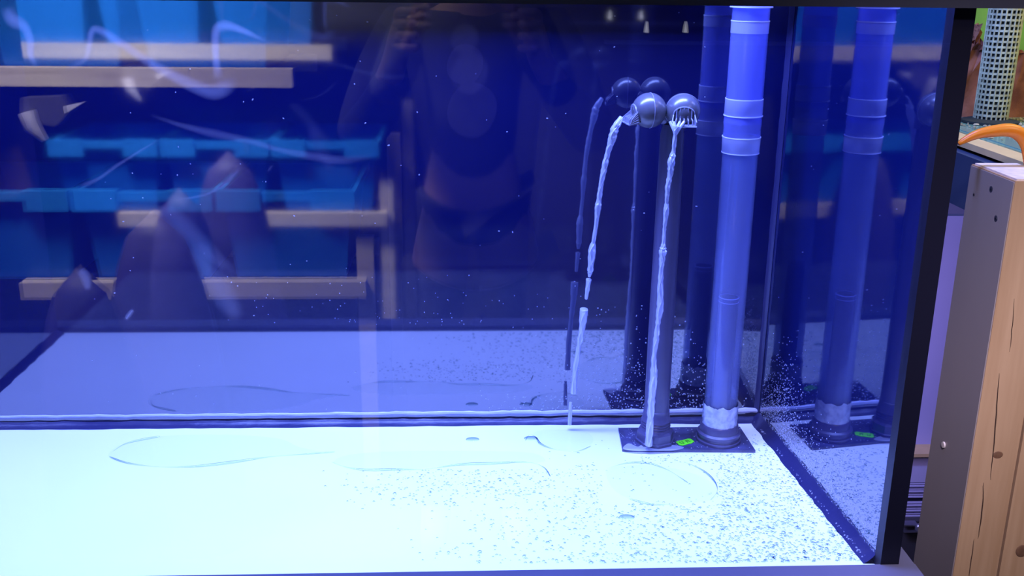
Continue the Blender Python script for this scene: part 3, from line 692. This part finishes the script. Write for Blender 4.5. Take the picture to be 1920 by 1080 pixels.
bm = bmesh.new(); box(bm, (BX-0.012, 0.215, zr-0.075), (BX+0.09, 1.1, zr-0.0085)); tag(obj('support_beam', bm, M['beam'], None), 'dark navy beam carrying the neighbouring tank behind the post', 'beam')
# ribbed strainer pipe inside it
st = thing('strainer_pipe', 'grey green ribbed mesh strainer pipe standing in the neighbouring tank', 'pipe', sb)
dist = (sb-EYE).length; rs = 27*dist/FPX
bm = bmesh.new(); n = 22; ht = 0.33; NR = 44
lathe(bm, [(rs*0.86, 0), (rs*0.86, ht)], n=24); obj('inner_core', bm, M['mesh_inside'], st)
bm = bmesh.new()
for k in range(NR):
    z = ht*(k+0.5)/NR; lathe(bm, [(rs*0.85, z-0.0016), (rs, z-0.0014), (rs, z+0.0014), (rs*0.85, z+0.0016)], n=24)
obj('mesh_rings', bm, M['mesh'], st)
bm = bmesh.new()
for k in range(n):
    a = 2*PI*k/n; tube(bm, [(rs*0.97*math.cos(a), rs*0.97*math.sin(a), 0), (rs*0.97*math.cos(a), rs*0.97*math.sin(a), ht)], rs*0.055, 5)
obj('mesh_rods', bm, M['mesh'], st)
bm = bmesh.new(); lathe(bm, [(0, 0), (rs*1.7, 0), (rs*1.7, 0.003), (rs*1.1, 0.006), (0, 0.006)], n=28); obj('foot_flange', bm, M['mesh_inside'], st, True)
# algae on the tank wall and bed
def clump(px, depth, label, seed, th=0.02):
    rnd = random.Random(seed); pts = [at(a, b, 1, depth) for a, b in px]; bm = bmesh.new()
    cx = sum(p.x for p in pts)/len(pts); 
    prism(bm, pts, (0, th, 0))
    bmesh.ops.triangulate(bm, faces=bm.faces[:])
    bmesh.ops.subdivide_edges(bm, edges=bm.edges[:], cuts=3, use_grid_fill=True)
    for v in bm.verts: v.co += Vector((rnd.uniform(-1, 1), rnd.uniform(-1.5, 1), rnd.uniform(-1, 1)))*0.004
    return tag(obj('algae_clump', bm, M['algae'], None, True), label, 'algae')
YW = 0.1+Y1n-0.6-0.03
zb2 = zr+0.002
clump([(1770, 235), (1800, 120), (1815, 75), (1822, 95), (1830, 60), (1838, 48), (1842, 80), (1850, 95), (1856, 130), (1852, 235)], YW, 'reddish brown jagged algae left of the mesh strainer pipe', 1)
clump([(1870, 235), (1878, 130), (1888, 90), (1900, 105), (1920, 100), (1945, 110), (1960, 240)], YW, 'reddish brown algae at the right of the mesh strainer pipe', 2)
bm = bmesh.new(); rnd = random.Random(5)
for _ in range(420):
    q = Vector((rnd.uniform(BX+0.052, BX+0.5), YW-0.02-abs(rnd.gauss(0, 0.09)), zb2+0.001))
    dome(bm, q, Vector((0, 0, 1)), rnd.uniform(0.001, 0.004), rnd.uniform(0.001, 0.004), 6, rnd.uniform(0.7, 1.4), rnd.uniform(0, 3))
tag(obj('gravel_bed', bm, M['debris'], None), 'pale debris and gravel strewn over the neighbouring tank bottom', 'gravel', kind='stuff')

# orange handle lying over the rim: a tapering arch
zz = 0.135
hp = [(1800, 272, 3.0), (1812, 262, 5.2), (1835, 252, 8.0), (1862, 244, 10.0), (1888, 240, 12.0), (1908, 242, 13.0), (1921, 256, 11.0), (1926, 280, 7.0), (1929, 312, 5.0)]
hp = [(1797, 270, 3.5), (1808, 263, 6), (1832, 252, 8.5), (1862, 246, 10.5), (1892, 244, 12), (1912, 252, 12.5), (1924, 275, 9.5), (1928, 312, 7)]
bm = bmesh.new(); P = smooth_loop([at(a, b, 1, zz) for a, b, r in hp], False, 6)
rr = []; 
for i in range(len(P)):
    f = i/(len(P)-1)*(len(hp)-1); j = min(int(f), len(hp)-2); rr.append((hp[j][2]*(1-(f-j))+hp[j+1][2]*(f-j))/1000*0.62)
tube(bm, P, rr, 18, flat=1.0)
tag(obj('clamp_handle', bm, M['orange'], None, True), 'curved orange plastic clamp handle resting over the cream rim above the post', 'clamp')

# ------------------------------------------------------------------ cabinet seen in the gap behind the post
YC = 1.15
def quad_px(bm, x0p, x1p, y0p, y1p, y, th):
    a = at(x0p, y1p, 1, y); b = at(x1p, y0p, 1, y); box(bm, (a.x, y, min(a.z, b.z)), (b.x, y+th, max(a.z, b.z)))
cb = thing('slatted_cabinet', 'pale lilac cabinet with ridged slats in the gap beside the post', 'cabinet', (0.6, YC, FZ))
oc = Vector((0.6, YC, FZ))
def cpart(name, x0p, x1p, y0p, y1p, y, th, mat):
    bm = bmesh.new(); quad_px(bm, x0p, x1p, y0p, y1p, y, th)
    for v in bm.verts: v.co -= oc
    return obj(name, bm, mat, cb)
cpart('upper_panel', 1640, 1860, 405, 848, YC+0.03, 0.02, M['wall'])
cpart('ledge', 1660, 1840, 850, 858, YC-0.02, 0.05, M['cream'])
cpart('door_panel', 1660, 1840, 858, 905, YC, 0.02, M['slats'])
cpart('gap_strip', 1650, 1830, 935, 940, YC, 0.02, M['black'])
for k in range(6): cpart('slat', 1650, 1830, 905+k*5, 905+k*5+4, YC-0.003*(k % 2), 0.02, M['slats'])
for k in range(7): cpart('slat', 1650, 1830, 941+k*5, 941+k*5+4, YC-0.006-0.003*(k % 2), 0.02, M['slats'])
cpart('lower_panel', 1640, 1820, 976, 1200, YC-0.03, 0.03, M['darkgrey'])
cpart('drawer_rail', 1695, 1722, 984, 987, YC-0.05, 0.02, M['steel'])
cpart('drawer_rail', 1695, 1722, 997, 999, YC-0.05, 0.02, M['steel'])
bm = bmesh.new(); ball(bm, at(1722, 990, 1, YC-0.055)-oc, 0.008, 14, 8, (1, 1, 1.4)); obj('knob', bm, M['steel'], cb, True)

# ------------------------------------------------------------------ the room behind the viewer, seen only as reflections in the glass
SH = -1.66     # front of the storage shelf
rack = thing('storage_rack', 'pale wooden storage rack mirrored in the glass behind the water', 'shelf', (-1.3, SH, FZ))
orr = Vector((-1.3, SH, FZ))
def rbox(name, a, b, mat, par=rack, o=orr, bev=0.002):
    bm = bmesh.new(); box(bm, Vector(a)-o, Vector(b)-o); return obj(name, bm, mat, par, bevel=bev)
for (z1, xa, xb) in ((0.383, -2.5, -0.885), (-0.17, -1.62, -0.72)):
    rbox('front_rail', (xa, SH-0.03, z1-0.046), (xb, SH, z1), M['plank'])
    rbox('rear_rail', (xa, SH-0.45, z1-0.046), (xb, SH-0.42, z1), M['plank'])
rbox('upright', (-0.745, SH-0.06, FZ), (-0.70, SH-0.03, -0.06), M['plank'])
rbox('upright', (-2.5, SH-0.45, FZ), (-2.45, SH-0.40, 0.9), M['plank'])
rbox('upright', (-0.69, SH-0.50, FZ), (-0.65, SH-0.46, 0.15), M['plank'])
def make_bin(x0b, z0b, wd, ht, dp, label):
    t = thing('storage_bin', label, 'storage bin', (x0b+wd/2, SH-0.005-dp/2, z0b), 'blue bins on the wooden rack')
    hw, hd = wd/2, dp/2; bm = bmesh.new(); tpw = 0.035
    b = [(-hw+tpw, -hd+tpw, 0), (hw-tpw, -hd+tpw, 0), (hw-tpw, hd-tpw, 0), (-hw+tpw, hd-tpw, 0)]
    tq = [(-hw+0.012, -hd+0.01, ht), (hw-0.012, -hd+0.01, ht), (hw-0.012, hd-0.01, ht), (-hw+0.012, hd-0.01, ht)]
    vb = [bm.verts.new(q) for q in b]; vt = [bm.verts.new(q) for q in tq]; vi = [bm.verts.new((q[0]*0.96, q[1]*0.96, ht)) for q in tq]; vj = [bm.verts.new((q[0]*0.95, q[1]*0.95, 0.01)) for q in b]
    bm.faces.new(vb[::-1])
    for i in range(4):
        j = (i+1) % 4; bm.faces.new((vb[i], vb[j], vt[j], vt[i])); bm.faces.new((vt[i], vt[j], vi[j], vi[i])); bm.faces.new((vi[i], vi[j], vj[j], vj[i]))
    bm.faces.new(vj); obj('tub', bm, M['bin'], t)
    bm = bmesh.new()
    for s in (-1, 1):
        box(bm, (-hw+0.001, s*hd-0.008, ht-0.022), (hw-0.001, s*hd+0.008, ht)); box(bm, (s*(hw-0.009)-0.008, -hd, ht-0.02), (s*(hw-0.009)+0.008, hd, ht))
    obj('rim', bm, M['bin_rim'], t, bevel=0.002)
    for s in (-1, 1):
        bm = bmesh.new(); a = sorted((s*(hw-0.002), s*(hw-0.115))); box(bm, (a[0], hd-0.006, ht-0.048), (a[1], hd+0.014, ht+0.006)); obj('corner_grip', bm, M['bin_rim'], t, bevel=0.003)
    return t
words = ['first', 'second', 'third', 'fourth', 'fifth']
BW = 0.362
for k in range(3): make_bin(-0.738-BW*(k+1)+0.002, -0.17, BW-0.004, 0.24, 0.42, 'blue plastic bin mirrored on the lower shelf plank, %s from the right' % words[k])
for k in range(4): make_bin(-0.92-BW*(k+1)+0.002, 0.383, BW-0.004, 0.28, 0.42, 'blue plastic bin mirrored on the upper shelf plank, %s from the right' % words[k])
# lowest bins under the lower plank and pale rail at the right
bm = bmesh.new(); a = at(1135, 76, 1, 1.25); b = at(1770, 87, 1, 1.25); box(bm, (a.x, -1.28, min(a.z, b.z)), (b.x+0.3, -1.25, max(a.z, b.z)))
tag(obj('wall_rail', bm, M['frame'], None, bevel=0.001), 'long grey horizontal rail mirrored near the top of the glass', 'rail')
for i, xx in enumerate((1211, 1284)):
    q = at(xx, 50, 1, 2.1); bm = bmesh.new(); tube(bm, [(q.x, -2.1, q.z-0.016), (q.x, -2.1, q.z), (q.x, -2.1, q.z+0.016)], [0.007, 0.005, 0.002], 10)
    m, nt, bb = nmat('glowing_pin'); bb.inputs['Emission Color'].default_value = (0.9, 0.9, 1, 1); bb.inputs['Emission Strength'].default_value = 2.5  # small pins given a glow of their own
    tag(obj('glowing_pin', bm, m, None, True), ('left' if i == 0 else 'right')+' of two tiny glowing pins mirrored near the top of the glass', 'lamp')

# two bulging sacks in front of the rack
def sack(px, py, depth, wd, ht, label, seed):
    rnd = random.Random(seed); q = at(px, py, 1, depth); base = Vector((q.x, -depth, q.z-ht))
    bm = bmesh.new(); n = 28; rows = 14; rg = []
    for j in range(rows+1):
        t = j/rows; z = ht*t; prof = wd*(1-0.35*t)*math.sqrt(max(0.0, 1-t**5))
        rg.append([bm.verts.new((prof*math.cos(2*PI*k/n)*(1+0.04*math.sin(3*k+j*0.6)), prof*0.6*math.sin(2*PI*k/n)*(1+0.04*math.cos(2*k+j)), z)) for k in range(n)])
    for a, b in zip(rg, rg[1:]):
        for k in range(n): bm.faces.new((a[k], a[(k+1) % n], b[(k+1) % n], b[k]))
    bm.faces.new(rg[0][::-1])
    bmesh.ops.remove_doubles(bm, verts=bm.verts, dist=1e-5)
    o = tag(obj('sack', bm, M['sack'], None, True), label, 'sack'); o.location = base; return o
M['sack'] = pm('purple_sack', (0.07, 0.06, 0.18), 0.6, var=0.25, scale=9, bump=0.4)
k1 = at(290, 390, 1, 1.4); k2 = at(150, 495, 1, 1.12)
sack(290, 390, 1.4, 0.17, k1.z-FZ, 'taller purple grey sack mirrored at the lower left of the glass', 1)
sack(150, 495, 1.12, 0.14, k2.z-FZ, 'shorter purple grey sack mirrored at the far lower left of the glass', 2)

# the person filming: stands behind the viewpoint, mirrored dimly between the rack and the pipes
PXC, PYC = -0.43, -1.38
def skin(name, joints, bones, mat, parent, sub=2, root=0):
    me = bpy.data.meshes.new(name); me.from_pydata([j[0] for j in joints], bones, [])
    o = link(name, me, mat, parent); o.modifiers.new('Skin', 'SKIN')
    sv = me.skin_vertices[0] if len(me.skin_vertices) else None
    if sv is None:
        bm = bmesh.new(); bm.from_mesh(me); bm.verts.layers.skin.verify(); bm.to_mesh(me); bm.free(); sv = me.skin_vertices[0]
    for i, j in enumerate(joints):
        rx = j[1]; sv.data[i].radius = (rx, rx) if not hasattr(rx, '__len__') else rx
        sv.data[i].use_root = (i == root)
    m = o.modifiers.new('Subsurf', 'SUBSURF'); m.levels = sub; m.render_levels = sub
    for p in me.polygons: p.use_smooth = True
    o.modifiers['Skin'].use_smooth_shade = True
    return o
M['skin'] = pm('skin', (0.3, 0.17, 0.13), 0.5, sss=0.1)
M['shirt'] = pm('dark_shirt', (0.02, 0.02, 0.045), 0.85, var=0.2, scale=14, bump=0.2)
M['trousers'] = pm('dark_trousers', (0.02, 0.02, 0.03), 0.85)
M['print'] = pm('pale_shirt_print', (0.17, 0.15, 0.2), 0.8, var=0.1, scale=30)
M['hair'] = pm('dark_hair', (0.03, 0.02, 0.015), 0.6, bump=0.5, scale=80)
per = thing('person', 'person in a dark shirt with pale print holding up a phone, mirrored dimly', 'person', (PXC, PYC, FZ))
hh = -FZ
J, B = [], []
def jn(p, r, par=None):
    J.append((Vector(p), r))
    if par is not None: B.append((par, len(J)-1))
    return len(J)-1
pel = jn((0, 0, hh+0.06), 0.09); wst = jn((0, 0, hh+0.22), 0.09, pel); ch = jn((0, 0, hh+0.40), 0.11, wst); nk = jn((0, 0.0, hh+0.555), 0.055, ch)
hd = jn((0, 0.015, hh+0.66), 0.075, nk); h2 = jn((0, 0.02, hh+0.75), 0.088, hd); jn((0, 0.01, hh+0.82), 0.06, h2)
HX = {-1: (at(765, 60, 1, 1.0).x-PXC), 1: (at(990, 70, 1, 1.0).x-PXC)}
wr = {}
for sd in (-1, 1):
    sh = jn((sd*0.17, -0.005, hh+0.49), 0.058, ch); el = jn((sd*0.26, 0.10, hh+0.27), 0.042, sh); fa = jn((sd*0.20, 0.20, hh+0.35), 0.038, el)
    wz = at(765, 95, 1, 1.06).z-FZ
    wrist = jn((HX[sd]+sd*0.03, 0.315, wz-0.02), 0.026, fa); palm = jn((HX[sd]+sd*0.012, 0.335, wz+0.03), 0.027, wrist)
    for k in range(4):
        dz = 0.045-0.022*k; f1 = jn((HX[sd]+sd*0.020, 0.352, wz+0.03+dz), 0.0095, palm); f2 = jn((HX[sd]+sd*0.004, 0.384, wz+0.032+dz), 0.0085, f1); jn((HX[sd]-sd*0.022, 0.392, wz+0.034+dz), 0.0075, f2)
    t1 = jn((HX[sd]-sd*0.008, 0.335, wz+0.062), 0.0105, palm); jn((HX[sd]-sd*0.032, 0.352, wz+0.072), 0.009, t1)
    hp_ = jn((sd*0.09, 0, hh-0.06), 0.085, pel); kn = jn((sd*0.10, 0.02, 0.42*hh), 0.058, hp_); an = jn((sd*0.10, -0.01, 0.09), 0.042, kn); jn((sd*0.11, 0.13, 0.04), 0.035, an)
skin('body', J, B, M['skin'], per)
J, B = [], []
c0 = jn((0, 0, hh-0.02), 0.15); c1 = jn((0, 0, hh+0.22), 0.14, c0); c2 = jn((0, 0, hh+0.41), 0.165, c1); jn((0, 0, hh+0.53), 0.075, c2)
for sd in (-1, 1):
    sh = jn((sd*0.175, -0.005, hh+0.49), 0.072, c2); el = jn((sd*0.26, 0.10, hh+0.27), 0.056, sh); fa = jn((sd*0.20, 0.20, hh+0.35), 0.050, el); jn((HX[sd]+sd*0.035, 0.30, wz-0.05), 0.036, fa)
skin('shirt', J, B, M['shirt'], per)
J, B = [], []
c0 = jn((0, 0, hh+0.04), 0.135)
for sd in (-1, 1):
    a = jn((sd*0.09, 0, hh-0.08), 0.1, c0); b = jn((sd*0.10, 0.02, 0.42*hh), 0.072, a); jn((sd*0.10, -0.01, 0.1), 0.062, b)
skin('trousers', J, B, M['trousers'], per)
bm = bmesh.new(); ball(bm, Vector((0, -0.012, hh+0.775)), 0.098, 24, 16, (0.92, 1.02, 0.95)); obj('hair', bm, M['hair'], per, True)
# rounded pale print on the chest
qa = at(885, 205, 1, -PYC-0.17); qb = at(872, 120, 1, -PYC-0.17)
for nm, qc, rx, rz in (('shirt_print', qa, 0.052, 0.058), ('shirt_print', qb, 0.038, 0.042)):
    bm = bmesh.new(); cc = Vector((qc.x-PXC, 0.168, qc.z-FZ))
    prism(bm, [cc+Vector((rx*math.cos(2*PI*k/28)*(1+0.08*math.sin(4*PI*k/28)), 0, rz*math.sin(2*PI*k/28))) for k in range(28)], (0, 0.003, 0)); obj(nm, bm, M['print'], per)
bm = bmesh.new()
zc = (at(770, 40, 1, 1.0).z+at(990, 40, 1, 1.0).z)/2
box(bm, (EYE.x-0.078, -1.0, EYE.z-0.062), (EYE.x+0.078, -0.991, EYE.z+0.014))
tag(obj('phone', bm, M['black'], None, bevel=0.003), 'slim black phone held up in both hands of the mirrored person', 'phone')
# dark gadget hanging under the upper plank
gq = at(105, 200, 1, 1.70); gq.y = -1.695
gd = thing('cordless_tool', 'dark tool with pale blue grip mirrored under the upper plank at left', 'tool', gq)
bm = bmesh.new(); prism(bm, [(-0.055, 0, 0.03), (0.045, 0, 0.035), (0.06, 0, 0.0), (0.02, 0, -0.04), (-0.03, 0, -0.03), (-0.06, 0, -0.005)], (0, 0.05, 0)); obj('tool_body', bm, M['tool_dark'] if 'tool_dark' in M else M['darkgrey'], gd, bevel=0.005)
bm = bmesh.new(); tube(bm, [(0, 0.02, 0.03), (0, 0.02, 0.337-gq.z)], 0.003, 8); obj('hanging_cord', bm, M['black'], gd)
bm = bmesh.new(); tube(bm, [(-0.045, 0.05, -0.005), (-0.035, 0.055, -0.04), (-0.01, 0.05, -0.075)], [0.02, 0.018, 0.006], 12); obj('grip', bm, M['slats'], gd, True)
bm = bmesh.new(); prism(bm, [(0.05, 0.055, 0.012), (0.1, 0.055, 0.022), (0.052, 0.055, -0.006)], (0, 0.004, 0)); obj('paper_tag', bm, M['slats'], gd)
